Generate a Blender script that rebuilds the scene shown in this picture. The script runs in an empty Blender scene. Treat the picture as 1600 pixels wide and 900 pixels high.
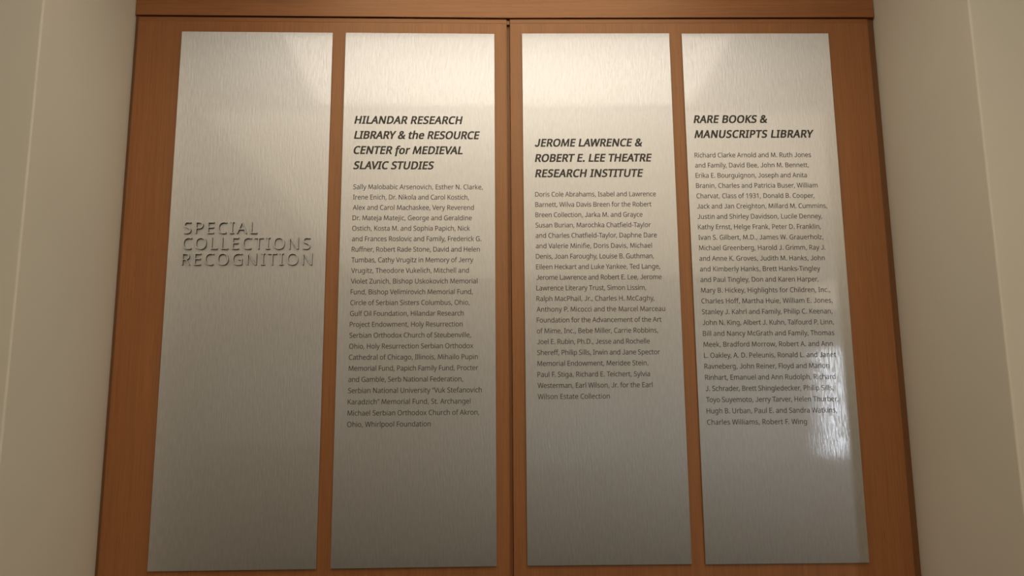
import bpy, bmesh, math
from mathutils import Vector, Matrix

C = bpy.context
scene = C.scene
COL = scene.collection

# ------------------------------------------------------------------ camera, world, exposure
cam = bpy.data.objects.new('camera', bpy.data.cameras.new('camera'))
COL.objects.link(cam)
PITCH, YAW, ROLL, FPX = 0.15717, 0.02176, -0.00765, 1190.63
fw = Vector((math.sin(YAW) * math.cos(PITCH), math.cos(YAW) * math.cos(PITCH), math.sin(PITCH)))
rt = Vector((math.cos(YAW), -math.sin(YAW), 0))
up = rt.cross(fw)
r2 = rt * math.cos(ROLL) + up * math.sin(ROLL)
u2 = up * math.cos(ROLL) - rt * math.sin(ROLL)
cam.matrix_world = Matrix(((r2.x, u2.x, -fw.x, -0.03632), (r2.y, u2.y, -fw.y, -1.91923), (r2.z, u2.z, -fw.z, 1.55), (0, 0, 0, 1)))
cam.data.sensor_width = 36
cam.data.lens = 36 * FPX / 1600
cam.data.clip_start = 0.02
scene.camera = cam

world = bpy.data.worlds.new('world')
scene.world = world
world.use_nodes = True
world.node_tree.nodes['Background'].inputs[0].default_value = (0.8, 0.9, 1.0, 1)
world.node_tree.nodes['Background'].inputs[1].default_value = 0.0

vs = scene.view_settings
vs.view_transform = 'Standard'
vs.look = 'None'
vs.gamma = 1
vs.use_curve_mapping = False
vs.exposure = 0.0

# brightness of the room's light sources, some of them added as fill
NEAR_LAMP = 3.3       # ceiling panel straight in front of the doors
ALCOVE_LAMP = 5.0     # slim light inside the alcove, above the doors
SIDE_FILL = 0.5       # added square fill panels, set clear of the metal's reflections
LONG_FILL = 1.2       # added luminous ceiling field, brightens what the metal reflects
LAMP_COLOUR = (1.0, 0.845, 0.61)
WINDOW_BRIGHT = 14.0
WINDOW_DIM = 0.18

CEIL = 3.0
BACK_Y = -6.5
ALCOVE = -0.385       # front of the walls beside the alcove
HINGE = 0.93
LEAF_LEFT, LEAF_RIGHT = 0.01048, -0.00932


# ------------------------------------------------------------------ materials
def new_mat(name):
    m = bpy.data.materials.new(name)
    m.use_nodes = True
    nt = m.node_tree
    return m, nt, nt.nodes['Principled BSDF']


def node(nt, typ, **kw):
    n = nt.nodes.new(typ)
    for k, v in kw.items():
        setattr(n, k, v)
    return n


def ramp(nt, fac, stops):
    r = node(nt, 'ShaderNodeValToRGB')
    el = r.color_ramp.elements
    el[0].position, el[0].color = stops[0][0], (*stops[0][1], 1)
    el[1].position, el[1].color = stops[-1][0], (*stops[-1][1], 1)
    for p, c in stops[1:-1]:
        e = el.new(p)
        e.color = (*c, 1)
    nt.links.new(fac, r.inputs[0])
    return r


def noise(nt, vec, scale, detail=3, rough=0.5):
    n = node(nt, 'ShaderNodeTexNoise')
    n.inputs['Scale'].default_value = scale
    n.inputs['Detail'].default_value = detail
    n.inputs['Roughness'].default_value = rough
    nt.links.new(vec, n.inputs['Vector'])
    return n


def mapped(nt, scale, coord='Object'):
    tc = node(nt, 'ShaderNodeTexCoord')
    mp = node(nt, 'ShaderNodeMapping')
    mp.inputs['Scale'].default_value = scale
    nt.links.new(tc.outputs[coord], mp.inputs['Vector'])
    return mp.outputs['Vector']


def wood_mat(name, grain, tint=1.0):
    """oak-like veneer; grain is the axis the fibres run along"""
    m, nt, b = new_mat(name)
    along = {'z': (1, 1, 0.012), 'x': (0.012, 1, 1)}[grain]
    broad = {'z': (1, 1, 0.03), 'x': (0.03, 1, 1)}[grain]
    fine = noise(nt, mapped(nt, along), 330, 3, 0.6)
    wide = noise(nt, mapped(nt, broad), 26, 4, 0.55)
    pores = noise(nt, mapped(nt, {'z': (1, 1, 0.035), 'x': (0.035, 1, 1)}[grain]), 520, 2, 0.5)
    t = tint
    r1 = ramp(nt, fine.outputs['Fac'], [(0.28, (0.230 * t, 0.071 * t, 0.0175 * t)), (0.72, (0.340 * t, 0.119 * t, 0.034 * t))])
    r2_ = ramp(nt, wide.outputs['Fac'], [(0.3, (0.88, 0.86, 0.84)), (0.7, (1.08, 1.08, 1.06))])
    r3 = ramp(nt, pores.outputs['Fac'], [(0.3, (0.78, 0.74, 0.7)), (0.42, (1, 1, 1))])
    m1 = node(nt, 'ShaderNodeMix', data_type='RGBA', blend_type='MULTIPLY')
    m1.inputs[0].default_value = 1
    nt.links.new(r1.outputs[0], m1.inputs[6])
    nt.links.new(r2_.outputs[0], m1.inputs[7])
    m2 = node(nt, 'ShaderNodeMix', data_type='RGBA', blend_type='MULTIPLY')
    m2.inputs[0].default_value = 1
    nt.links.new(m1.outputs[2], m2.inputs[6])
    nt.links.new(r3.outputs[0], m2.inputs[7])
    nt.links.new(m2.outputs[2], b.inputs['Base Color'])
    b.inputs['Roughness'].default_value = 0.46
    b.inputs['Specular IOR Level'].default_value = 1.0
    b.inputs['IOR'].default_value = 1.68
    b.inputs['Specular Tint'].default_value = (1.0, 0.70, 0.44, 1)
    b.inputs['Coat Weight'].default_value = 0.08
    b.inputs['Coat Roughness'].default_value = 0.5
    bp = node(nt, 'ShaderNodeBump')
    bp.inputs['Strength'].default_value = 0.12
    bp.inputs['Distance'].default_value = 0.0005
    nt.links.new(pores.outputs['Fac'], bp.inputs['Height'])
    nt.links.new(bp.outputs[0], b.inputs['Normal'])
    return m


def paint_mat(name, col, bump=0.12, rough=0.75):
    m, nt, b = new_mat(name)
    v = mapped(nt, (1, 1, 1))
    n = noise(nt, v, 260, 2, 0.5)
    w = noise(nt, v, 2.2, 3, 0.5)
    r = ramp(nt, w.outputs['Fac'], [(0.3, tuple(c * 0.97 for c in col)), (0.7, tuple(c * 1.02 for c in col))])
    nt.links.new(r.outputs[0], b.inputs['Base Color'])
    b.inputs['Roughness'].default_value = rough
    bp = node(nt, 'ShaderNodeBump')
    bp.inputs['Strength'].default_value = bump
    bp.inputs['Distance'].default_value = 0.0008
    nt.links.new(n.outputs['Fac'], bp.inputs['Height'])
    nt.links.new(bp.outputs[0], b.inputs['Normal'])
    return m


def metal_mat(name):
    """vertically brushed aluminium: a broad lobe plus a tighter clear sheen, fine upright scratches"""
    m, nt, b = new_mat(name)
    v = mapped(nt, (1, 1, 0.045))
    streak = noise(nt, v, 420, 3, 0.62)
    v2 = mapped(nt, (1, 1, 0.16))
    fleck = noise(nt, v2, 230, 2, 0.5)
    add = node(nt, 'ShaderNodeMath', operation='ADD')
    nt.links.new(streak.outputs['Fac'], add.inputs[0])
    nt.links.new(fleck.outputs['Fac'], add.inputs[1])
    bp = node(nt, 'ShaderNodeBump')
    bp.inputs['Strength'].default_value = 0.24
    bp.inputs['Distance'].default_value = 0.0012
    nt.links.new(add.outputs[0], bp.inputs['Height'])
    tg = node(nt, 'ShaderNodeTangent', direction_type='UV_MAP')
    b.inputs['Metallic'].default_value = 1
    b.inputs['Base Color'].default_value = (0.64, 0.635, 0.635, 1)
    b.inputs['Roughness'].default_value = 0.45
    b.inputs['Anisotropic'].default_value = 0.7
    nt.links.new(tg.outputs[0], b.inputs['Tangent'])
    nt.links.new(bp.outputs[0], b.inputs['Normal'])
    g = node(nt, 'ShaderNodeBsdfPrincipled')
    g.inputs['Metallic'].default_value = 1
    g.inputs['Base Color'].default_value = (0.68, 0.68, 0.69, 1)
    g.inputs['Roughness'].default_value = 0.06
    bq = node(nt, 'ShaderNodeBump')
    bq.inputs['Strength'].default_value = 0.06
    bq.inputs['Distance'].default_value = 0.0006
    nt.links.new(add.outputs[0], bq.inputs['Height'])
    nt.links.new(bq.outputs[0], g.inputs['Normal'])
    mix = node(nt, 'ShaderNodeMixShader')
    spark = node(nt, 'ShaderNodeMapRange')
    spark.inputs['From Min'].default_value = 0.38
    spark.inputs['From Max'].default_value = 0.62
    spark.inputs['To Min'].default_value = 0.02
    spark.inputs['To Max'].default_value = 0.088
    nt.links.new(fleck.outputs['Fac'], spark.inputs['Value'])
    nt.links.new(spark.outputs[0], mix.inputs[0])
    nt.links.new(b.outputs[0], mix.inputs[1])
    nt.links.new(g.outputs[0], mix.inputs[2])
    nt.links.new(mix.outputs[0], nt.nodes['Material Output'].inputs[0])
    return m


def plain_mat(name, col, rough=0.6, metal=0.0):
    m, nt, b = new_mat(name)
    n = noise(nt, mapped(nt, (1, 1, 1)), 90, 2)
    r = ramp(nt, n.outputs['Fac'], [(0.3, tuple(c * 0.94 for c in col)), (0.7, tuple(c * 1.06 for c in col))])
    nt.links.new(r.outputs[0], b.inputs['Base Color'])
    b.inputs['Roughness'].default_value = rough
    b.inputs['Metallic'].default_value = metal
    return m


def light_mat(name, col, strength):
    m, nt, b = new_mat(name)
    b.inputs['Base Color'].default_value = (0.8, 0.8, 0.8, 1)
    b.inputs['Emission Color'].default_value = (*col, 1)
    b.inputs['Emission Strength'].default_value = strength
    return m


M_WOOD_V = wood_mat('oak_veneer_upright', 'z')
M_WOOD_H = wood_mat('oak_veneer_level', 'x', 1.0)
M_EDGE = wood_mat('oak_edge_level', 'x', 0.92)
M_EDGE_V = wood_mat('oak_edge_upright', 'z', 0.98)
M_JAMB = wood_mat('oak_jamb_darker', 'z', 0.5)  # oak colour lowered evenly for both side jambs
M_WALL = paint_mat('warm_white_paint', (0.70, 0.652, 0.545))
M_CEIL = paint_mat('ceiling_paint', (0.74, 0.72, 0.66))
M_FLOOR = paint_mat('brown_carpet', (0.05, 0.038, 0.028), 0.5, 0.95)
M_METAL = metal_mat('brushed_aluminium')
M_LETTER_SIDE = plain_mat('dark_letter_side', (0.13, 0.12, 0.105), 0.5, 0.5)  # darker metal tone for the sides of the raised letters
M_INK = plain_mat('dark_brown_ink', (0.046, 0.037, 0.028), 0.5)
M_NEAR = light_mat('near_diffuser', (1.0, 0.89, 0.74), NEAR_LAMP)
M_ALCOVE = light_mat('alcove_diffuser', (1.0, 0.87, 0.68), ALCOVE_LAMP)
M_SIDE_FILL = light_mat('side_fill_diffuser', LAMP_COLOUR, SIDE_FILL)
M_LONG_FILL = light_mat('long_fill_diffuser', LAMP_COLOUR, LONG_FILL)
M_FRAME = plain_mat('white_metal_frame', (0.6, 0.58, 0.54), 0.5)
M_GRILLE = plain_mat('dark_grille', (0.05, 0.047, 0.042), 0.6)
M_DAY = light_mat('daylit_pane', (0.82, 0.90, 1.0), WINDOW_BRIGHT)
M_DIM = light_mat('dim_pane', (0.82, 0.90, 1.0), WINDOW_DIM)
M_WARM = light_mat('warm_pane', (1.0, 0.82, 0.6), WINDOW_BRIGHT * 0.25)


# ------------------------------------------------------------------ mesh helpers
def link(name, me, mat, parent=None):
    o = bpy.data.objects.new(name, me)
    COL.objects.link(o)
    if mat:
        me.materials.append(mat)
    if parent:
        o.parent = parent
    return o


def boxes_mesh(name, boxes, bevel=0.0, segs=2, uv=False):
    """boxes: (x0, x1, y0, y1, z0, z1)"""
    bm = bmesh.new()
    for x0, x1, y0, y1, z0, z1 in boxes:
        r = bmesh.ops.create_cube(bm, size=1)
        for v in r['verts']:
            v.co = Vector((x0 if v.co.x < 0 else x1, y0 if v.co.y < 0 else y1, z0 if v.co.z < 0 else z1))
    if bevel:
        bmesh.ops.bevel(bm, geom=bm.edges[:], offset=bevel, segments=segs, profile=0.5, affect='EDGES')
    bmesh.ops.recalc_face_normals(bm, faces=bm.faces[:])
    if uv:
        lay = bm.loops.layers.uv.new('UVMap')
        for f in bm.faces:
            for lp in f.loops:
                lp[lay].uv = (lp.vert.co.x + lp.vert.co.y, lp.vert.co.z)
    me = bpy.data.meshes.new(name)
    bm.to_mesh(me)
    bm.free()
    return me


def boxes(name, bx, mat, parent=None, bevel=0.0, segs=2, uv=False):
    return link(name, boxes_mesh(name, bx, bevel, segs, uv), mat, parent)


def empty(name, loc, rz=0.0):
    o = bpy.data.objects.new(name, None)
    o.empty_display_size = 0.1
    COL.objects.link(o)
    o.location = loc
    o.rotation_euler = (0, 0, rz)
    return o


def tag(o, label, cat, group=None):
    o['label'] = label
    o['category'] = cat
    if group:
        o['group'] = group
    return o


def struct(o, label=None):
    o['kind'] = 'structure'
    if label:
        o['label'] = label
    return o


# ------------------------------------------------------------------ the room
WL, WR = -4.2, 4.4
L_JAMB, R_JAMB = -1.0, 1.005
struct(boxes('floor', [(WL, WR, BACK_Y, 0.25, -0.1, 0)], M_FLOOR))
struct(boxes('ceiling', [(WL, WR, BACK_Y, 0.25, CEIL, CEIL + 0.1)], M_CEIL))
struct(boxes('wall_left', [(WL, L_JAMB, ALCOVE, 0.25, 0, CEIL)], M_WALL, bevel=0.004, segs=3))
struct(boxes('wall_right', [(R_JAMB, WR, ALCOVE, 0.25, 0, CEIL)], M_WALL, bevel=0.004, segs=3))
struct(boxes('wall_far_left', [(WL - 0.1, WL, BACK_Y, 0.25, 0, CEIL)], M_WALL))
struct(boxes('wall_far_right', [(WR, WR + 0.1, BACK_Y, 0.25, 0, CEIL)], M_WALL))
struct(boxes('wall_back', [(WL, WR, BACK_Y - 0.1, BACK_Y, 0, CEIL)], M_WALL))
struct(boxes('wall_front', [(L_JAMB, R_JAMB, 0.12, 0.25, 0, CEIL)], M_WALL))

# unseen coves with lamps, added along both side walls to brighten the ceiling
COVE_FILL = 4.0
for nm, x, sg in (('fill_cove_1', WL, 1), ('fill_cove_2', WR, -1)):
    xs_ = sorted((x, x + sg * 0.22))
    xl = sorted((x + sg * 0.20, x + sg * 0.22))
    struct(boxes(nm, [(xs_[0], xs_[1], BACK_Y, ALCOVE, 2.50, 2.53), (xl[0], xl[1], BACK_Y, ALCOVE, 2.53, 2.62)], M_WALL))
    ld = bpy.data.lights.new('cove_fill_lamp', 'AREA')
    ld.shape, ld.size, ld.size_y = 'RECTANGLE', 0.12, 5.8
    ld.energy, ld.color = COVE_FILL, LAMP_COLOUR
    lo_ = bpy.data.objects.new('cove_fill_lamp', ld)
    COL.objects.link(lo_)
    lo_.location = (x + sg * 0.10, (BACK_Y + ALCOVE) / 2, 2.56)
    lo_.rotation_euler = (math.pi, 0, 0)

# wooden lining of the alcove: header board and slim side jambs
DOOR_TOP, HEADER_Z = 2.5965, 2.6018


def leaf_point(x, y, side):
    """point given in the picture plane of a leaf -> world"""
    hx, a = (-HINGE, LEAF_LEFT) if side == 'l' else (HINGE, LEAF_RIGHT)
    dx = x - hx
    return hx + dx * math.cos(a) - y * math.sin(a), dx * math.sin(a) + y * math.cos(a)


def header():
    pts = [leaf_point(L_JAMB + 0.0015, 0.005, 'l'), leaf_point(0.0, 0.005, 'l'), leaf_point(R_JAMB - 0.0025, 0.005, 'r')]
    bm = bmesh.new()
    ring = [(x, y) for x, y in pts] + [(pts[2][0], 0.06), (pts[0][0], 0.06)]
    lo = [bm.verts.new((x, y, HEADER_Z)) for x, y in ring]
    hi = [bm.verts.new((x, y, CEIL)) for x, y in ring]
    bm.faces.new(lo)
    bm.faces.new(hi)
    for i in range(5):
        bm.faces.new((lo[i], lo[(i + 1) % 5], hi[(i + 1) % 5], hi[i]))
    bmesh.ops.recalc_face_normals(bm, faces=bm.faces[:])
    me = bpy.data.meshes.new('trim_1')
    bm.to_mesh(me)
    bm.free()
    return link('trim_1', me, M_WOOD_H)


struct(header())
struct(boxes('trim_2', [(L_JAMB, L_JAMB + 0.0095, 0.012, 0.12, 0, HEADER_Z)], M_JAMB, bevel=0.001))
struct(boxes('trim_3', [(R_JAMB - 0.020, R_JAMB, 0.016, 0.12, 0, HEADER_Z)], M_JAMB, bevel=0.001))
struct(boxes('trim_4', [(L_JAMB + 0.0095, R_JAMB - 0.020, 0.066, 0.12, 2.55, CEIL)], M_EDGE))


def door(name, side, x_hinge, x_meet):
    hx, a = (-HINGE, LEAF_LEFT) if side == 'l' else (HINGE, LEAF_RIGHT)
    lo, hi = sorted((x_hinge - hx, x_meet - hx))
    y0, y1, z0 = 0.006, 0.046, 0.008
    band, lip = 0.0115, 0.003
    # veneered leaf with its solid wood lippings
    o = boxes(name, [(lo + (lip if side == 'r' else 0), hi - (lip if side == 'l' else 0), y0, y1, z0, DOOR_TOP - band)], M_WOOD_V)
    o.location = (hx, 0, 0)
    o.rotation_euler = (0, 0, a)
    struct(o)
    boxes('top_edge_band', [(lo, hi, y0 - 0.0004, y1, DOOR_TOP - band, DOOR_TOP)], M_EDGE, o, bevel=0.0006)
    ex = (hi - lip, hi) if side == 'l' else (lo, lo + lip)
    boxes('meeting_edge_band', [(ex[0], ex[1], y0 - 0.0004, y1, z0, DOOR_TOP - band)], M_EDGE_V, o, bevel=0.0006)
    if side == 'l':
        boxes('astragal', [(hi + 0.0001, hi + 0.0083, 0.0205, 0.044, z0, DOOR_TOP - 0.0125)], M_EDGE_V, o)
        boxes('strike_block', [(hi + 0.0001, hi + 0.0083, 0.0120, 0.044, DOOR_TOP - 0.0112, DOOR_TOP)], M_EDGE, o)
    return o


door('door_1', 'l', L_JAMB + 0.0105, -0.0035)
door('door_2', 'r', R_JAMB - 0.0215, 0.0052)


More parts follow.
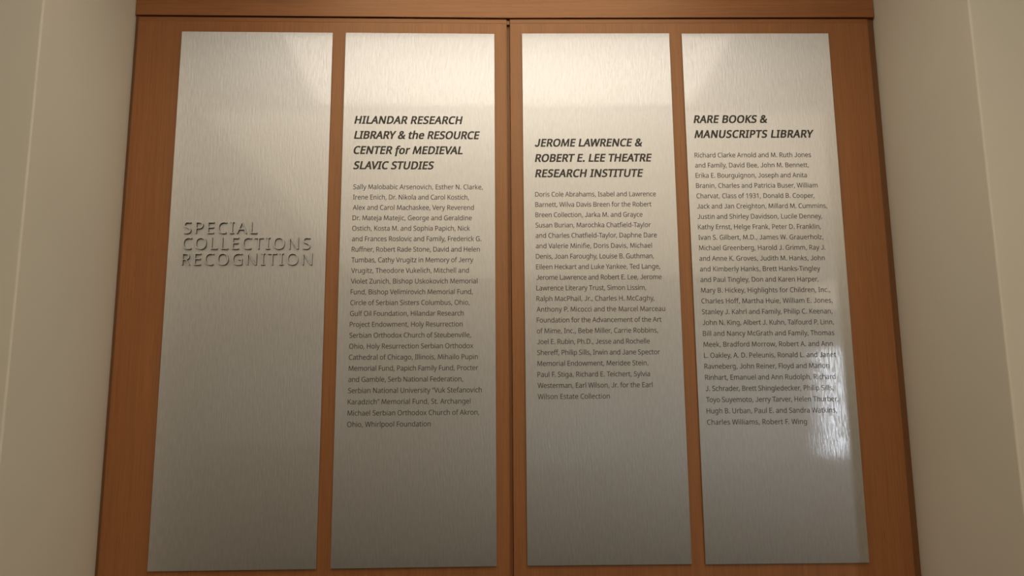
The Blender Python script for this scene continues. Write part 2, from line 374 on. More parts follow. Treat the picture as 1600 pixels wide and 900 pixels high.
# ------------------------------------------------------------------ lettering
GLYPHS = """SPACE 260 
& 732 304,725 338,723 369,717 397,706 420,692 440,675 456,654 468,630 475,602 477,571 472,531 459,495 436,464 407,436 373,409 334,384 527,198 543,220 557,244 569,269 597,357 686,357 646,238 628,203 608,171 584,142 730,0 611,0 524,84 457,35 377,2 347,-5 314,-9 278,-10 234,-7 194,0 159,12 127,30 101,52 80,79 65,110 56,146 53,186 55,218 61,248 71,274 86,298 103,320 125,340 207,396 166,446 133,502 126,523 121,546 120,569 122,600 130,628 142,653 159,674 180,692 205,706 235,717 268,723|260,341 198,298 183,284 170,268 159,251 151,233 147,212 145,189 149,155 161,125 182,101 209,83 242,72 281,68 322,70 358,77 391,89 420,104 446,121 468,139|301,653 275,651 252,643 232,631 218,614 209,594 206,570 208,547 214,524 225,503 280,436 316,458 344,480 365,500 379,522 387,545 390,571 387,594 379,613 366,630 348,643 326,650
, 268 192,105 169,29 138,-52 106,-129 41,-129 60,-48 78,38 91,116 185,116
- 322 40,229 40,307 282,307 282,229
. 268 72,54 74,76 80,94 90,106 103,114 117,119 133,121 149,119 164,114 177,106 188,94 194,76 196,54 194,32 188,15 177,2 164,-7 149,-12 133,-14 117,-12 103,-7 90,2 80,15 74,32
1 572 355,0 269,0 269,499 269,548 271,585 273,622 244,595 211,567 135,505 89,564 282,714 355,714
3 572 493,547 491,516 485,489 475,464 461,442 444,423 423,407 400,394 374,383 345,376 345,372 397,362 440,344 473,318 496,286 510,247 515,203 512,163 502,126 486,92 463,63 433,37 397,17 352,2 300,-7 241,-10 137,-1 105,6 75,16 45,29 45,111 76,97 108,86 142,76 176,70 210,65 242,64 300,68 346,81 381,101 404,130 418,164 423,205 420,233 413,257 399,277 381,294 359,308 331,318 299,325 263,330 223,331 154,331 154,406 224,406 261,408 294,414 322,423 347,436 367,452 382,470 394,492 401,515 403,541 399,573 387,600 368,621 342,637 310,647 273,650 204,642 146,621 93,590 49,650 76,669 108,686 143,702 183,714 226,722 272,724 340,718 396,702 438,674 469,638 487,595
9 572 520,409 511,287 504,248 495,210 482,173 466,139 447,107 424,78 397,53 366,31 330,13 289,0 243,-7 192,-10 145,-7 102,0 102,75 144,65 190,62 234,65 272,72 305,85 334,102 358,123 378,147 394,175 407,206 417,239 431,350 425,350 387,308 371,296 352,286 331,278 309,272 283,268 255,267 216,270 180,278 147,292 119,312 95,336 75,366 61,400 53,439 50,483 53,531 63,574 78,612 100,645 127,673 158,695 194,711 234,721 278,724 311,722 343,715 373,704 401,689 427,670 450,646 470,618 488,585 501,548 512,506 518,460|278,650 239,645 205,632 176,609 155,577 141,535 137,484 141,441 152,405 171,375 197,354 231,340 274,336 305,338 332,345 357,355 379,370 397,386 411,405 422,425 429,446 431,467 421,531 393,591 379,608 363,622 345,634 325,643 302,648
A 639 545,0 459,221 176,221 91,0 0,0 279,717 360,717 638,0|352,517 342,546 328,589 318,624 307,583 296,546 287,517 206,301 432,301
B 650 301,714 383,710 451,696 503,674 542,642 564,596 572,537 570,510 565,485 556,462 544,442 529,424 510,408 489,396 464,386 436,379 436,374 465,368 492,359 517,348 540,334 559,316 575,294 587,268 594,238 596,203 593,162 583,125 566,92 543,65 515,42 480,23 441,10 397,3 348,0 97,0 97,714|319,410 374,413 416,423 445,439 464,462 475,492 479,527 474,563 461,591 437,611 404,626 360,634 305,637 187,637 187,410|187,335 187,76 331,76 388,80 432,92 463,113 484,140 496,173 500,210 498,234 493,256 483,276 470,293 452,308 428,319 400,328 365,333 324,335
C 632 403,645 366,643 332,636 300,625 271,610 245,591 222,568 202,542 186,511 173,477 164,440 158,400 156,357 159,301 168,250 183,204 205,164 232,131 265,104 305,85 350,73 402,69 491,77 573,97 573,19 490,-3 389,-10 320,-5 260,10 207,35 162,69 126,112 97,163 77,222 65,287 61,358 64,410 71,460 83,506 101,549 123,587 149,622 181,652 217,677 257,698 302,712 351,721 404,724 440,723 476,719 510,713 543,705 573,694 601,682 565,606 491,633 464,640 434,644
D 730 669,364 664,288 649,221 624,163 591,113 548,73 497,41 438,18 371,5 296,0 97,0 97,714 317,714 386,710 448,696 504,674 553,643 593,604 626,556 650,501 664,436|574,361 570,421 560,473 542,517 518,554 488,584 450,607 407,624 358,634 304,637 187,637 187,77 284,77 373,85 445,109 501,148 542,204 566,275
E 556 496,0 97,0 97,714 496,714 496,635 187,635 187,412 478,412 478,334 187,334 187,79 496,79
F 519 187,0 97,0 97,714 496,714 496,635 187,635 187,382 477,382 477,303 187,303
G 728 407,377 654,377 654,27 537,-1 403,-10 333,-5 271,10 216,34 169,68 131,111 100,161 79,220 65,285 61,357 66,428 81,493 105,551 139,602 181,644 231,678 290,704 357,719 431,724 470,723 508,719 544,713 644,682 610,604 524,633 492,640 460,644 426,645 372,641 323,629 280,610 243,583 212,550 187,510 169,465 159,414 155,357 158,302 167,252 182,206 204,166 233,132 269,104 312,84 364,72 424,68 504,73 564,85 564,297 407,297
H 741 643,0 553,0 553,333 187,333 187,0 97,0 97,714 187,714 187,412 553,412 553,714 643,714
I 339 298,0 40,0 40,52 124,71 124,642 40,662 40,714 298,714 298,662 214,642 214,71 298,52
J 521 231,-13 320,5 381,52 416,123 428,209 428,714 337,714 337,218 324,131 286,82 222,66 174,74 133,101 98,147 34,100 84,38 149,0
K 619 619,0 513,0 260,341 187,277 187,0 97,0 97,714 187,714 187,362 248,430 310,498 503,714 608,714 325,403
L 524 97,0 97,714 187,714 187,80 499,80 499,0
M 907 412,0 177,626 173,626 176,575 179,507 180,433 180,0 97,0 97,714 230,714 450,129 454,129 678,714 810,714 810,0 721,0 721,439 722,508 725,573 728,625 724,625 486,0
N 760 663,0 558,0 176,593 172,593 175,538 178,471 180,399 180,0 97,0 97,714 201,714 582,123 586,123 583,171 580,241 579,311 579,714 663,714
O 781 720,358 718,304 711,254 699,207 683,165 662,126 636,91 607,61 572,36 533,16 490,2 443,-7 391,-10 337,-7 289,2 245,16 206,37 172,62 142,91 117,126 97,165 81,208 70,255 63,305 61,359 65,429 77,493 97,551 125,602 162,644 206,679 260,705 322,720 392,725 460,720 520,705 572,679 617,645 654,602 682,551 703,493 716,429|156,358 159,301 167,249 181,203 201,163 227,130 258,103 297,84 341,72 391,68 442,72 486,84 523,103 555,130 580,163 600,203 614,249 622,301 625,358 619,441 600,512 569,569 524,612 465,637 392,646 341,642 297,631 258,611 227,585 201,552 181,512 167,467 159,415
P 605 286,714 371,708 439,690 490,659 526,617 547,566 554,504 552,475 548,447 539,419 528,393 512,369 492,347 468,327 438,310 404,296 365,286 320,280 269,278 187,278 187,0 97,0 97,714|278,637 187,637 187,355 259,355 302,357 339,361 372,369 399,381 422,397 439,416 451,440 459,468 461,500 456,542 441,576 417,603 382,622 336,633
R 622 294,714 350,711 399,704 440,691 476,674 504,651 526,624 542,591 551,554 554,511 552,475 545,443 533,416 518,392 500,372 479,355 411,320 607,0 502,0 329,295 187,295 187,0 97,0 97,714|289,636 187,636 187,371 294,371 347,375 389,386 421,405 443,432 457,466 461,507 459,536 453,561 442,582 428,599 409,613 386,623 358,630 326,635
S 549 502,191 499,150 488,114 471,82 447,55 418,32 382,14 342,1 297,-7 247,-10 171,-6 104,5 51,24 51,110 140,81 177,74 213,69 251,68 284,70 314,74 340,82 362,93 380,106 394,122 404,140 410,161 412,183 410,205 405,225 397,242 385,258 367,272 345,286 244,330 163,366 142,380 123,395 106,411 92,428 80,447 71,468 65,490 61,515 60,542 63,578 73,611 89,639 111,664 138,685 169,702 206,714 245,722 288,724 326,723 362,719 396,713 485,684 457,607 376,634 347,640 317,644 286,645 258,644 233,639 211,632 193,622 178,610 166,595 158,579 153,561 151,541 153,518 158,498 166,481 178,466 194,451 215,438 307,397 347,381 382,365 413,347 440,329 462,307 479,284 492,257 499,226
T 556 323,0 233,0 233,635 10,635 10,714 545,714 545,635 323,635
U 731 640,252 637,204 627,160 610,118 586,82 556,50 518,24 474,5 422,-6 362,-10 280,-2 213,22 159,62 121,116 98,180 90,254 90,714 180,714 180,251 185,197 201,152 226,116 263,89 310,73 367,68 408,71 443,78 472,91 497,109 517,131 532,156 543,186 549,217 551,252 551,714 640,714
V 600 600,714 345,0 255,0 0,714 94,714 255,256 274,200 288,148 300,100 311,149 326,201 345,258 505,714
W 930 917,714 727,0 636,0 497,468 485,511 474,553 465,587 461,609 457,587 450,553 439,510 427,465 292,0 201,0 12,714 106,714 217,278 228,232 237,188 245,147 251,108 257,149 266,192 277,238 289,283 415,714 508,714 639,280 652,233 663,188 671,145 678,108 686,160 698,218 713,279 823,714
Y 566 283,363 469,714 566,714 328,277 328,0 238,0 238,273 0,714 98,714
Z 572 533,0 38,0 38,68 414,634 50,634 50,714 523,714 523,646 147,80 533,80
a 561 288,545 348,540 396,526 433,502 459,468 475,422 480,365 480,0 416,0 399,76 395,76 347,27 330,16 312,6 291,-1 215,-10 184,-8 155,-2 128,7 105,20 84,38 68,59 56,85 48,115 46,149 53,198 74,239 109,272 159,297 223,313 303,320 394,323 394,355 391,395 381,426 365,448 343,462 316,471 283,474 255,473 229,468 203,461 132,433 105,499 188,531 220,539 254,543|314,259 254,254 208,243 175,227 154,206 141,179 137,148 140,121 149,99 164,82 185,70 208,63 235,61 278,65 315,78 348,98 373,128 388,166 393,214 393,262
b 615 173,575 171,511 168,465 173,465 190,486 211,505 236,522 265,535 300,542 339,545 401,537 455,514 499,475 533,422 553,352 560,268 557,210 548,159 532,114 512,76 486,45 455,21 420,4 381,-7 339,-10 300,-7 265,0 236,13 211,29 190,48 173,68 166,68 148,0 85,0 85,760 173,760|324,472 289,470 259,462 234,450 214,434 198,412 187,384 179,352 175,314 173,271 173,267 177,206 187,156 205,115 233,86 273,69 326,63 370,69 406,87 433,116 453,157 465,208 469,269 465,331 453,381 433,421 406,449 369,466
c 480 300,-10 254,-7 212,3 173,19 139,42 110,72 86,109 69,153 58,205 55,265 59,327 70,381 88,426 113,464 142,494 177,517 217,533 260,543 306,546 385,537 447,517 420,444 364,461 304,469 270,466 240,459 215,446 194,428 176,406 163,378 154,346 148,308 146,266 148,225 154,189 163,157 176,129 193,107 214,89 239,76 267,69 299,66 376,75 438,97 438,19 378,-2
d 615 275,-10 213,-2 159,21 115,59 82,113 62,183 55,267 62,351 82,421 115,475 160,515 214,538 276,546 303,545 327,541 349,535 403,507 442,467 448,467 444,505 442,546 442,760 530,760 530,0 459,0 446,72 442,72 403,30 349,1 326,-5 302,-9|289,63 340,68 380,84 408,109 428,146 439,193 443,250 443,266 439,327 428,379 410,419 382,449 341,467 288,473 245,467 209,448 181,416 162,375 150,324 146,265 150,206 162,156 181,116 209,87 245,69
e 564 292,546 336,543 375,533 410,516 441,493 466,465 486,431 501,393 510,351 513,304 513,251 146,251 152,195 168,149 192,112 226,86 268,70 317,65 407,74 489,102 489,25 408,-1 313,-10 264,-7 219,4 178,21 142,45 112,76 87,113 69,158 59,208 55,264 58,320 68,370 84,415 107,454 134,486 167,512 205,531 247,542|291,474 252,469 219,456 191,433 170,403 156,365 148,321 421,321 419,350 415,377 407,401 396,422 382,440 365,454 344,465 319,472
f 344 332,468 197,468 197,0 109,0 109,468 15,468 15,509 109,539 109,570 111,613 118,650 129,682 145,708 165,729 189,745 217,756 248,763 283,765 341,759 387,747 364,678 327,688 284,693 257,690 235,680 218,663 207,640 199,609 197,571 197,536 332,536
g 615 275,546 309,544 341,537 370,526 397,510 422,490 443,465 448,465 460,536 530,536 530,-9 527,-57 518,-99 504,-136 484,-168 457,-194 425,-214 386,-228 341,-237 290,-240 183,-231 97,-206 97,-125 124,-137 153,-148 186,-156 221,-162 257,-166 295,-167 338,-162 374,-149 403,-126 425,-96 439,-59 443,-16 443,5 444,40 446,71 442,71 422,46 399,26 373,10 343,-1 311,-8 276,-10 212,-2 158,22 113,63 81,118 61,186 55,267 61,346 81,414 113,470 157,512 211,538|287,472 258,469 233,461 210,448 191,430 175,406 163,378 153,345 148,308 146,266 150,205 162,155 182,114 211,85 246,68 289,62 315,63 338,67 359,72 377,81 393,92 407,105 419,122 428,141 435,163 444,246 444,267 442,313 437,352 427,385 414,412 397,434 376,451 351,463 321,470
h 618 173,537 171,498 168,462 174,462 186,480 201,495 217,508 275,535 341,545 382,543 418,536 449,524 476,508 498,487 515,461 527,429 535,392 537,349 537,0 450,0 450,343 447,383 437,415 421,440 398,458 368,468 330,472 293,469 262,462 236,449 215,432 199,410 187,383 179,352 175,317 173,277 173,0 85,0 85,760 173,760
i 258 173,536 173,0 85,0 85,536|130,737 143,735 155,731 165,723 174,713 179,699 181,681 179,664 174,650 165,639 155,631 143,627 130,625 116,627 104,631 93,639 85,650 80,664 78,681 80,699 85,713 93,723 104,731 116,735
j 258 22,-240 -22,-236 -55,-228 -55,-157 -24,-164 11,-167 31,-165 49,-159 64,-149 76,-134 83,-112 85,-83 85,536 173,536 173,-80 171,-112 166,-140 157,-166 144,-188 128,-206 108,-221 84,-232 55,-238|78,681 80,699 85,713 93,723 104,731 116,735 130,737 143,735 155,731 165,723 174,713 179,699 181,681 179,664 174,650 165,639 155,631 143,627 130,625 116,627 104,631 93,639 85,650 80,664
k 534 172,363 171,321 168,276 172,276 190,299 214,329 236,355 407,536 510,536 293,307 525,0 419,0 233,250 172,197 172,0 85,0 85,760 172,760
l 258 173,0 85,0 85,760 173,760
m 935 673,546 729,541 774,525 809,499 834,462 849,412 854,349 854,0 767,0 767,345 764,384 755,415 740,440 720,458 692,468 658,472 611,467 574,452 546,427 528,392 517,349 513,296 513,0 426,0 426,345 425,371 421,395 414,415 405,433 393,447 378,458 360,466 340,470 316,472 283,469 254,462 231,449 212,432 197,410 186,384 179,353 174,318 173,278 173,0 85,0 85,536 156,536 169,463 174,463 186,481 200,496 215,509 270,537 332,546 371,544 406,536 435,524 461,507 481,484 496,456 501,456 521,484 546,507 574,524 606,536 639,544
n 618 343,546 402,541 450,525 488,499 515,462 532,412 537,349 537,0 450,0 450,343 447,383 437,415 421,440 398,458 368,468 330,472 277,466 236,450 207,422 188,384 177,336 173,278 173,0 85,0 85,536 156,536 169,463 174,463 187,481 202,496 218,509 277,537
o 605 551,269 549,226 543,187 533,150 520,118 503,89 483,63 460,41 434,23 405,8 372,-2 338,-8 301,-10 267,-8 234,-2 203,8 174,23 148,41 125,63 105,89 87,118 73,150 63,187 57,226 55,269 58,325 68,375 85,419 108,457 137,489 171,513 211,532 255,542 304,546 351,542 394,532 432,513 467,489 496,457 519,419 537,375 547,325|146,269 148,229 153,192 163,159 176,131 193,107 214,88 239,74 269,66 303,63 337,66 367,74 392,88 413,107 430,131 443,159 453,192 458,229 460,269 458,310 452,346 443,378 430,406 413,429 391,447 366,461 336,469 302,472 252,466 213,448 183,418 162,377 150,328
p 615 340,546 402,538 455,515 499,477 533,423 553,354 560,269 557,211 548,160 532,115 512,77 486,46 455,21 421,4 382,-6 339,-10 313,-9 288,-5 266,1 211,29 173,68 167,68 171,25 173,-20 173,-240 85,-240 85,536 157,536 169,463 173,463 211,505 227,517 245,527 265,535 288,541 313,545|324,472 290,470 261,463 237,451 217,436 201,415 189,390 181,360 175,326 173,286 173,269 175,227 179,190 187,157 198,129 214,105 234,87 260,74 290,66 326,63 357,66 384,75 406,90 426,110 441,135 453,163 462,196 467,231 469,270 465,327 453,376 433,417 406,448 369,466
r 413 335,546 367,544 398,540 387,459 358,464 329,466 309,465 289,460 270,453 252,443 235,431 220,416 206,400 195,381 185,360 179,337 174,312 173,286 173,0 85,0 85,536 157,536 167,438 171,438 212,492 229,508 247,521 267,531 288,540 311,544
s 479 434,148 431,115 422,86 408,61 388,40 364,22 334,8 300,-2 262,-8 220,-10 123,-1 52,24 52,104 129,74 160,67 191,62 222,61 263,63 295,71 319,82 336,98 346,118 349,140 348,153 344,165 338,176 298,208 217,244 128,284 105,298 86,314 71,332 60,352 53,376 51,404 57,446 76,481 106,509 147,530 196,542 252,546 343,536 423,510 393,440 322,464 246,474 213,472 185,466 163,456 148,443 138,428 135,409 136,395 141,383 148,371 191,341 273,307 360,268 382,254 400,238 415,219 426,199 432,175
t 361 264,62 305,65 339,73 339,6 299,-5 249,-10 222,-8 196,-4 171,4 149,17 130,33 114,55 102,82 94,116 92,156 92,468 16,468 16,510 93,545 128,659 180,659 180,536 335,536 335,468 180,468 180,158 183,128 190,104 203,85 221,72 241,65
u 618 533,536 533,0 461,0 448,71 444,71 432,53 417,38 400,25 341,-1 274,-10 234,-8 198,-1 167,10 140,27 118,48 101,74 89,105 81,142 79,185 79,536 168,536 168,191 171,152 181,120 197,95 220,77 250,67 287,63 324,65 356,73 381,85 402,103 419,125 430,151 439,183 443,218 445,257 445,536
v 508 203,0 0,536 94,536 208,220 225,171 241,119 251,78 255,78 266,120 283,172 300,220 414,536 508,536 304,0
w 786 431,303 419,344 408,383 400,418 394,445 390,445 384,418 376,383 366,343 354,302 258,1 158,1 11,537 102,537 176,251 191,192 203,136 211,91 215,91 222,121 230,159 240,199 251,235 346,537 442,537 534,235 548,186 562,135 570,92 574,92 581,134 594,190 610,251 685,537 775,537 626,1 523,1
x 529 212,274 27,536 127,536 265,334 402,536 501,536 316,274 511,0 411,0 265,214 117,0 18,0
y 510 1,536 95,536 211,231 229,179 245,130 256,85 260,85 279,150 306,232 415,536 510,536 279,-74 266,-106 251,-135 234,-161 216,-185 196,-204 172,-219 146,-231 117,-238 84,-240 42,-237 11,-232 11,-162 37,-166 70,-168 90,-167 108,-163 123,-156 138,-148 151,-137 162,-123 189,-73 217,-2
z 470 431,0 39,0 39,58 327,468 56,468 56,536 424,536 424,470 140,68 431,68
“ 359 347,714 328,632 310,546 297,469 202,469 195,480 218,555 249,637 282,714|162,714 143,632 125,546 112,469 18,469 12,480 35,555 65,637 98,714
” 359 347,703 324,627 293,545 261,469 195,469 214,550 232,636 246,714 340,714|162,703 139,627 108,545 76,469 12,469 26,529 40,593 52,657 61,714 155,714"""


def read_glyphs():
    g = {}
    for line in GLYPHS.split('\n'):
        head, adv, rest = (line.split(' ', 2) + [''])[:3]
        ch = ' ' if head == 'SPACE' else head
        loops = [[tuple(int(v) for v in p.split(',')) for p in s.split(' ')] for s in rest.split('|')] if rest else []
        g[ch] = (int(adv), loops)
    return g


FONT = read_glyphs()
# splayed capital M with a deep middle vertex
FONT['M'] = (870, [[(62, 0), (120, 714), (218, 714), (435, 165), (652, 714), (750, 714), (808, 0), (720, 0), (676, 545), (470, 30), (400, 30), (194, 545), (150, 0)]])
KERN = {'AV': -40, 'VA': -40, 'Ta': -70, 'Te': -70, 'To': -70, 'Tu': -60, 'Ti': -20, 'LT': -60, 'Yo': -50, 'Ya': -50, 'P.': -90, 'F.': -70,
        'AT': -50, 'LA': 0, 'LY': -50, 'RY': -15, 'AW': -30, 'AR': 0, 'Wi': -15, 'We': -30, 'Va': -40, 'Ve': -30, 'Vi': -15, 'Vu': -20, 'r,': -50,
        'y,': -60, 'V ': -10, 'r.': -50, 'Fa': -20, 'Fr': -15, 'Ph': 0, 'LO': -20, 'AC': -15}
_cache = {}


def offset_loop(pts, d):
    """move every edge of a closed outline sideways by d (outlines run so that ink lies on a fixed side)"""
    n = len(pts)
    out = []
    for i in range(n):
        p0, p1, p2 = Vector(pts[i - 1]), Vector(pts[i]), Vector(pts[(i + 1) % n])
        a, b = (p1 - p0).normalized(), (p2 - p1).normalized()
        na, nb = Vector((-a.y, a.x)), Vector((-b.y, b.x))
        m = na + nb
        if m.length < 0.3:
            m = na
        m.normalize()
        k = d / max(m.dot(na), 0.5)
        out.append(tuple(p1 + m * k))
    return out


def glyph_mesh(ch, weight, slant, depth, tail=0):
    """triangulated front face plus side walls in em/1000 units; returns verts, faces (facing +Z)"""
    key = (ch, weight, slant, depth, tail)
    if key in _cache:
        return _cache[key]
    loops = FONT[ch][1]
    if ch == 'f' and tail:
        loops = [[(x, y - tail if y == 0 else y) for x, y in lp] for lp in loops]
    # outer outline orientation decides which side the ink is on
    def area(lp):
        return sum(lp[i - 1][0] * lp[i][1] - lp[i][0] * lp[i - 1][1] for i in range(len(lp))) / 2
    if loops:
        big = max(loops, key=lambda l: abs(area(l)))
        sgn = -1 if area(big) > 0 else 1
        loops = [offset_loop(lp, weight * sgn) for lp in loops]
    cu = bpy.data.curves.new('glyph', 'CURVE')
    cu.dimensions = '2D'
    cu.fill_mode = 'BOTH' if depth else 'FRONT'
    cu.extrude = depth
    for lp in loops:
        s = cu.splines.new('POLY')
        s.points.add(len(lp) - 1)
        for p, (x, y) in zip(s.points, lp):
            p.co = (x / 1000, y / 1000, 0, 1)
        s.use_cyclic_u = True
    ob = bpy.data.objects.new('glyph', cu)
    COL.objects.link(ob)
    C.view_layer.update()
    me = ob.to_mesh()
    vs_ = [(v.co.x + slant * v.co.y, v.co.y, v.co.z) for v in me.vertices]
    fs_ = [tuple(p.vertices) for p in me.polygons]
    if not depth and me.polygons and me.polygons[0].normal.z < 0:
        fs_ = [tuple(reversed(f)) for f in fs_]
    ob.to_mesh_clear()
    bpy.data.objects.remove(ob)
    bpy.data.curves.remove(cu)
    _cache[key] = (vs_, fs_)
    return _cache[key]


def layout(text, width, em, xs, weight, slant, tail=0):
    """x positions (metres) of each glyph so the inked line is exactly as wide as on the panel"""
    pos, pen = [], 0.0
    for i, ch in enumerate(text):
        if i:
            pen += KERN.get(text[i - 1] + ch, 0) / 1000 * em * xs
        pos.append(pen)
        pen += FONT[ch][0] / 1000 * em * xs
    def ink(i):
        v = [p[0] for p in glyph_mesh(text[i], weight, slant, 0, tail)[0]]
        return min(v) * em * xs, max(v) * em * xs
    l, r = ink(0)[0], ink(len(text) - 1)[1]
    nat = pos[-1] + r - l
    track = (width - nat) / (len(text) - 1)
    return [p + i * track - l for i, p in enumerate(pos)], track


def text_mesh(name, block, x_ref, z_ref, y, cap, xs, weight, slant=0.0, tail=0, depth=0.0, extra=0):
    x0, z0, dz, lines = block
    em = cap / 0.714
    V, F = [], []
    for n, (t, w) in enumerate(lines):
        ps, track = layout(t, w, em, xs, weight, slant, tail)
        for ch, px in zip(t, ps):
            if ch == ' ':
                continue
            gv, gf = glyph_mesh(ch, weight, slant, depth, tail)
            for k, sh in enumerate((-extra, extra) if extra else (0,)):      # extra stem width
                b = len(V)
                for gx, gy, gz in gv:
                    V.append((x0 - x_ref + px + (gx + sh / 1000) * em * xs, y - k * 0.00004 - gz * em, z0 - z_ref - n * dz + gy * em))
                F += [tuple(i + b for i in f) for f in gf]
    me = bpy.data.meshes.new(name)
    me.from_pydata(V, [], F)
    me.update()
    return me


P2H = (-0.4067, 2.2960, 0.04150, [
    ('HILANDAR RESEARCH', 0.2851),
    ('LIBRARY & the RESOURCE', 0.3305),
    ('CENTER for MEDIEVAL', 0.2849),
    ('SLAVIC STUDIES', 0.2108),
])
P2B = (-0.4053, 2.1171, 0.02767, [
    ('Sally Malobabic Arsenovich, Esther N. Clarke,', 0.3364),
    ('Irene Enich, Dr. Nikola and Carol Kostich,', 0.3006),
    ('Alex and Carol Machaskee, Very Reverend', 0.3134),
    ('Dr. Mateja Matejic, George and Geraldine', 0.3079),
    ('Ostich, Kosta M. and Sophia Papich, Nick', 0.3034),
    ('and Frances Roslovic and Family, Frederick G.', 0.3325),
    ('Ruffner, Robert Rade Stone, David and Helen', 0.3286),
    ('Tumbas, Cathy Vrugitz in Memory of Jerry', 0.3121),
    ('Vrugitz, Theodore Vukelich, Mitchell and', 0.3005),
    ('Violet Zunich, Bishop Uskokovich Memorial', 0.3226),
    ('Fund, Bishop Velimirovich Memorial Fund,', 0.3104),
    ('Circle of Serbian Sisters Columbus, Ohio,', 0.3028),
    ('Gulf Oil Foundation, Hilandar Research', 0.2873),
    ('Project Endowment, Holy Resurrection', 0.2848),
    ('Serbian Orthodox Church of Steubenville,', 0.3061),
    ('Ohio, Holy Resurrection Serbian Orthodox', 0.3120),
    ('Cathedral of Chicago, Illinois, Mihailo Pupin', 0.3234),
    ('Memorial Fund, Papich Family Fund, Procter', 0.3244),
    ('and Gamble, Serb National Federation,', 0.2862),
    ('Serbian National University “Vuk Stefanovich', 0.3330),
    ('Karadzich” Memorial Fund, St. Archangel', 0.3054),
    ('Michael Serbian Orthodox Church of Akron,', 0.3267),
    ('Ohio, Whirlpool Foundation', 0.2062),
])
P3H = (0.0685, 2.2335, 0.04186, [
    ('JEROME LAWRENCE &', 0.2849),
    ('ROBERT E. LEE THEATRE', 0.3089),
    ('RESEARCH INSTITUTE', 0.2847),
])
P3B = (0.0680, 2.0968, 0.02755, [
    ('Doris Cole Abrahams, Isabel and Lawrence', 0.3162),
    ('Barnett, Wilva Davis Breen for the Robert', 0.3035),
    ('Breen Collection, Jarka M. and Grayce', 0.2792),
    ('Susan Burian, Marochka Chatfield-Taylor', 0.2999),
    ('and Charles Chatfield-Taylor, Daphne Dare', 0.3148),
    ('and Valerie Minifie, Doris Davis, Michael', 0.3008),
    ('Denis, Joan Faroughy, Louise B. Guthman,', 0.3048),
    ('Eileen Heckart and Luke Yankee, Ted Lange,', 0.3200),
    ('Jerome Lawrence and Robert E. Lee, Jerome', 0.3229),
    ('Lawrence Literary Trust, Simon Lissim,', 0.2821),
    ('Ralph MacPhail, Jr., Charles H. McCaghy,', 0.3021),
    ('Anthony P. Micocci and the Marcel Marceau', 0.3287),
    ('Foundation for the Advancement of the Art', 0.3184),
    ('of Mime, Inc., Bebe Miller, Carrie Robbins,', 0.3087),
    ('Joel E. Rubin, Ph.D., Jesse and Rochelle', 0.2863),
    ('Shereff, Philip Sills, Irwin and Jane Spector', 0.3113),
    ('Memorial Endowment, Meridee Stein,', 0.2806),
    ('Paul F. Stiga, Richard E. Teichert, Sylvia', 0.2838),
    ('Westerman, Earl Wilson, Jr. for the Earl', 0.2893),
    ('Wilson Estate Collection', 0.1809),
])
P4H = (0.4925, 2.2975, 0.04146, [
    ('RARE BOOKS &', 0.1969),
    ('MANUSCRIPTS LIBRARY', 0.3189),
])
P4B = (0.4907, 2.2019, 0.02780, [
    ('Richard Clarke Arnold and M. Ruth Jones', 0.3089),
    ('and Family, David Bee, John M. Bennett,', 0.3012),
    ('Erika E. Bourguignon, Joseph and Anita', 0.2940),
    ('Branin, Charles and Patricia Buser, William', 0.3205),
    ('Charvat, Class of 1931, Donald B. Cooper,', 0.3101),
    ('Jack and Jan Creighton, Millard M. Cummins,', 0.3419),
    ('Justin and Shirley Davidson, Lucile Denney,', 0.3263),
    ('Kathy Ernst, Helge Frank, Peter D. Franklin,', 0.3211),
    ('Ivan S. Gilbert, M.D., James W. Grauerholz,', 0.3257),
    ('Michael Greenberg, Harold J. Grimm, Ray J.', 0.3290),
    ('and Anne K. Groves, Judith M. Hanks, John', 0.3253),
    ('and Kimberly Hanks, Brett Hanks-Tingley', 0.3118),
    ('and Paul Tingley, Don and Karen Harper,', 0.3050),
    ('Mary B. Hickey, Highlights for Children, Inc.,', 0.3336),
    ('Charles Hoff, Martha Huie, William E. Jones,', 0.3378),
    ('Stanley J. Kahrl and Family, Philip C. Keenan,', 0.3351),
    ('John N. King, Albert J. Kuhn, Talfourd P. Linn,', 0.3368),
    ('Bill and Nancy McGrath and Family, Thomas', 0.3358),
    ('Meek, Bradford Morrow, Robert A. and Ann', 0.3297),
    ('L. Oakley, A. D. Peleunis, Ronald L. and Janet', 0.3360),
    ('Ravneberg, John Reiner, Floyd and Marion', 0.3168),
    ('Rinhart, Emanuel and Ann Rudolph, Richard', 0.3310),
    ('J. Schrader, Brett Shingledecker, Philip Sills,', 0.3240),
    ('Toyo Suyemoto, Jerry Tarver, Helen Thurber,', 0.3332),
    ('Hugh B. Urban, Paul E. and Sandra Watkins,', 0.3283),
    ('Charles Williams, Robert F. Wing', 0.2505),
])
P1 = (-0.8320, 1.9977, 0.04104, [
    ('SPECIAL', 0.1860),
    ('COLLECTIONS', 0.3221),
    ('RECOGNITION', 0.3280),
])

# ------------------------------------------------------------------ the four metal panels
PANEL_H = 1.3793
PANEL_T = 0.0028


def panel(x, w, top, side, label):
    hx, a = (-HINGE, LEAF_LEFT) if side == 'l' else (HINGE, LEAF_RIGHT)
    cx = x + w / 2
    wx, wy = leaf_point(cx, 0.0, side)
    root = empty('sign_panel', (wx, wy, top - PANEL_H), a)
    tag(root, label, 'sign')
    boxes('metal_plate', [(-w / 2, w / 2, 0, PANEL_T, 0, PANEL_H)], M_METAL, root, bevel=0.0006, segs=2, uv=True)
    for z in (0.04, PANEL_H - 0.07):
        boxes('mounting_batten', [(-w / 2 + 0.03, w / 2 - 0.03, PANEL_T, 0.006, z, z + 0.03)], M_GRILLE, root)
    return root, cx, top - PANEL_H


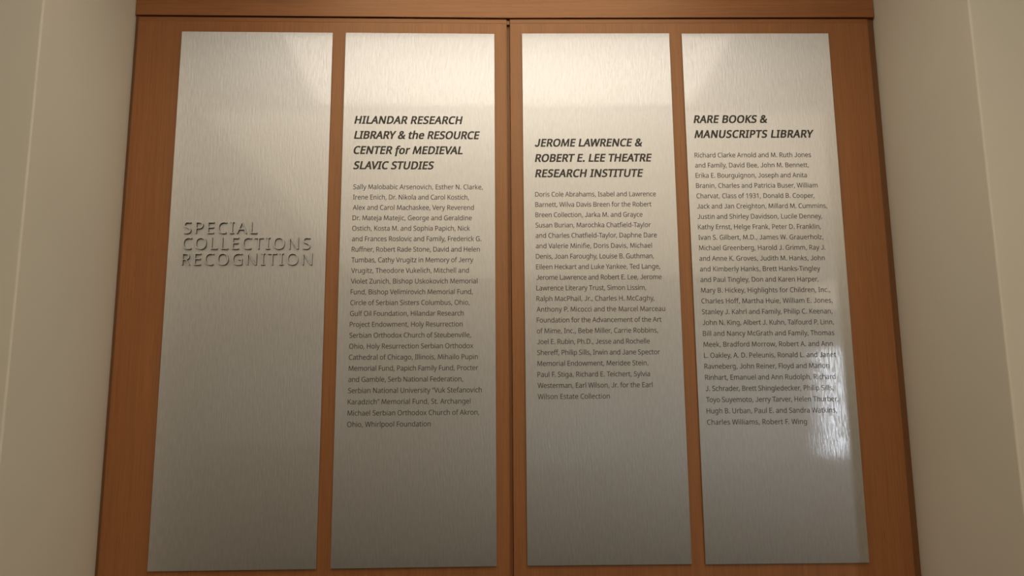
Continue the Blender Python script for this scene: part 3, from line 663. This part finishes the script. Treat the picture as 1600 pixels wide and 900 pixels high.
def printed(pn, head, body):
    root, cx, zb = pn
    link('heading', text_mesh('heading', head, cx, zb, -0.0003, 0.0203, HEAD_XS, 28, 0.2, 210, extra=13), M_INK, root)
    link('name_list', text_mesh('name_list', body, cx, zb, -0.0003, 0.0126, BODY_XS, 4), M_INK, root)


HEAD_XS, BODY_XS = 0.93, 0.93

p1 = panel(-0.87093, 0.40015, 2.55185, 'l', 'brushed metal panel with raised metal letters and no printed list, leftmost of the four')
root, cx, zb = p1
x0, z0, dz, lines = P1
EM = 0.0312 / 0.714
LETTER_D = 0.15      # depth of a raised letter, in ems
for n, (t, w) in enumerate(lines):
    ps, track = layout(t, w, EM, 1.0, -12, 0)
    for ch, px in zip(t, ps):
        gv, gf = glyph_mesh(ch, -12, 0, LETTER_D / 2)
        V = [(gx * EM, -gz * EM, gy * EM) for gx, gy, gz in gv]
        me = bpy.data.meshes.new('raised_letter')
        me.from_pydata(V, [], gf)
        uv = me.uv_layers.new(name='UVMap')
        for lp in me.loops:
            co = me.vertices[lp.vertex_index].co
            uv.data[lp.index].uv = (co.x + co.y, co.z)
        me.update()
        lt = link('raised_letter', me, M_METAL, root)
        me.materials.append(M_LETTER_SIDE)
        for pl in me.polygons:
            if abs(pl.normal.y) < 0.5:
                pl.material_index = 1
        lt.location = (x0 - cx + px, -LETTER_D / 2 * EM - 0.0001, z0 - zb - n * dz)

printed(panel(-0.43651, 0.39992, 2.5523, 'l', 'brushed metal panel with a Slavic studies heading, left of the door gap'), P2H, P2B)
printed(panel(0.03773, 0.39966, 2.55285, 'r', 'brushed metal panel with a theatre research institute heading, right of the door gap'), P3H, P3B)
printed(panel(0.47093, 0.40027, 2.55194, 'r', 'brushed metal panel headed rare books and manuscripts, rightmost of the four'), P4H, P4B)


# ------------------------------------------------------------------ fittings of the room that the metal mirrors, and added fill lights
def ceiling_light(x, y, wx, wy, mat, label):
    root = empty('ceiling_light', (x, y, CEIL - 0.03))
    tag(root, label, 'light')
    h, g, f = wx / 2, wy / 2, 0.02
    boxes('light_frame', [(-h - f, h + f, -g - f, -g, 0, 0.03), (-h - f, h + f, g, g + f, 0, 0.03), (-h - f, -h, -g, g, 0, 0.03), (h, h + f, -g, g, 0, 0.03)], M_FRAME, root)
    boxes('diffuser', [(-h, h, -g, g, 0.006, 0.014)], mat, root)
    return root


ceiling_light(0.02, -1.17, 1.7, 0.68, M_NEAR, 'wide oblong ceiling light in front of the wooden double doors')
ceiling_light(0.0, -0.33, 1.1, 0.16, M_ALCOVE, 'slim ceiling light inside the alcove close to the wooden doors')
for x, y, w in ((-2.3, -2.2, 'nearest light over the left side of the room'), (2.5, -2.2, 'nearest light over the right side of the room'),
                (-3.3, -4.7, 'far light over the left side of the room'), (3.5, -4.7, 'far light over the right side of the room')):
    ceiling_light(x, y, 0.6, 0.6, M_SIDE_FILL, 'added square fill light on the ceiling, ' + w)

ceiling_light(0.45, -3.94, 3.7, 4.7, M_LONG_FILL, 'large softly glowing fill field added to the ceiling behind the wide light')


def window(n, x0, x1, z0, z1, mat):
    f = 0.04
    o = boxes('window_%d' % n, [(x0 - f, x1 + f, BACK_Y, BACK_Y + 0.03, z0 - f, z0), (x0 - f, x1 + f, BACK_Y, BACK_Y + 0.03, z1, z1 + f),
                                (x0 - f, x0, BACK_Y, BACK_Y + 0.03, z0, z1), (x1, x1 + f, BACK_Y, BACK_Y + 0.03, z0, z1)], M_FRAME)
    struct(o)
    boxes('pane', [(x0, x1, BACK_Y + 0.002, BACK_Y + 0.012, z0, z1)], mat, o)


window(1, 3.42, 3.66, 1.02, 2.17, M_DAY)
window(2, 3.42, 3.66, 2.62, 2.92, M_WARM)
window(3, 0.15, 1.25, 0.95, 1.75, M_DIM)
window(4, 2.3, 2.95, 0.95, 1.6, M_DIM)
window(5, -3.0, -1.5, 1.2, 2.2, M_DIM)
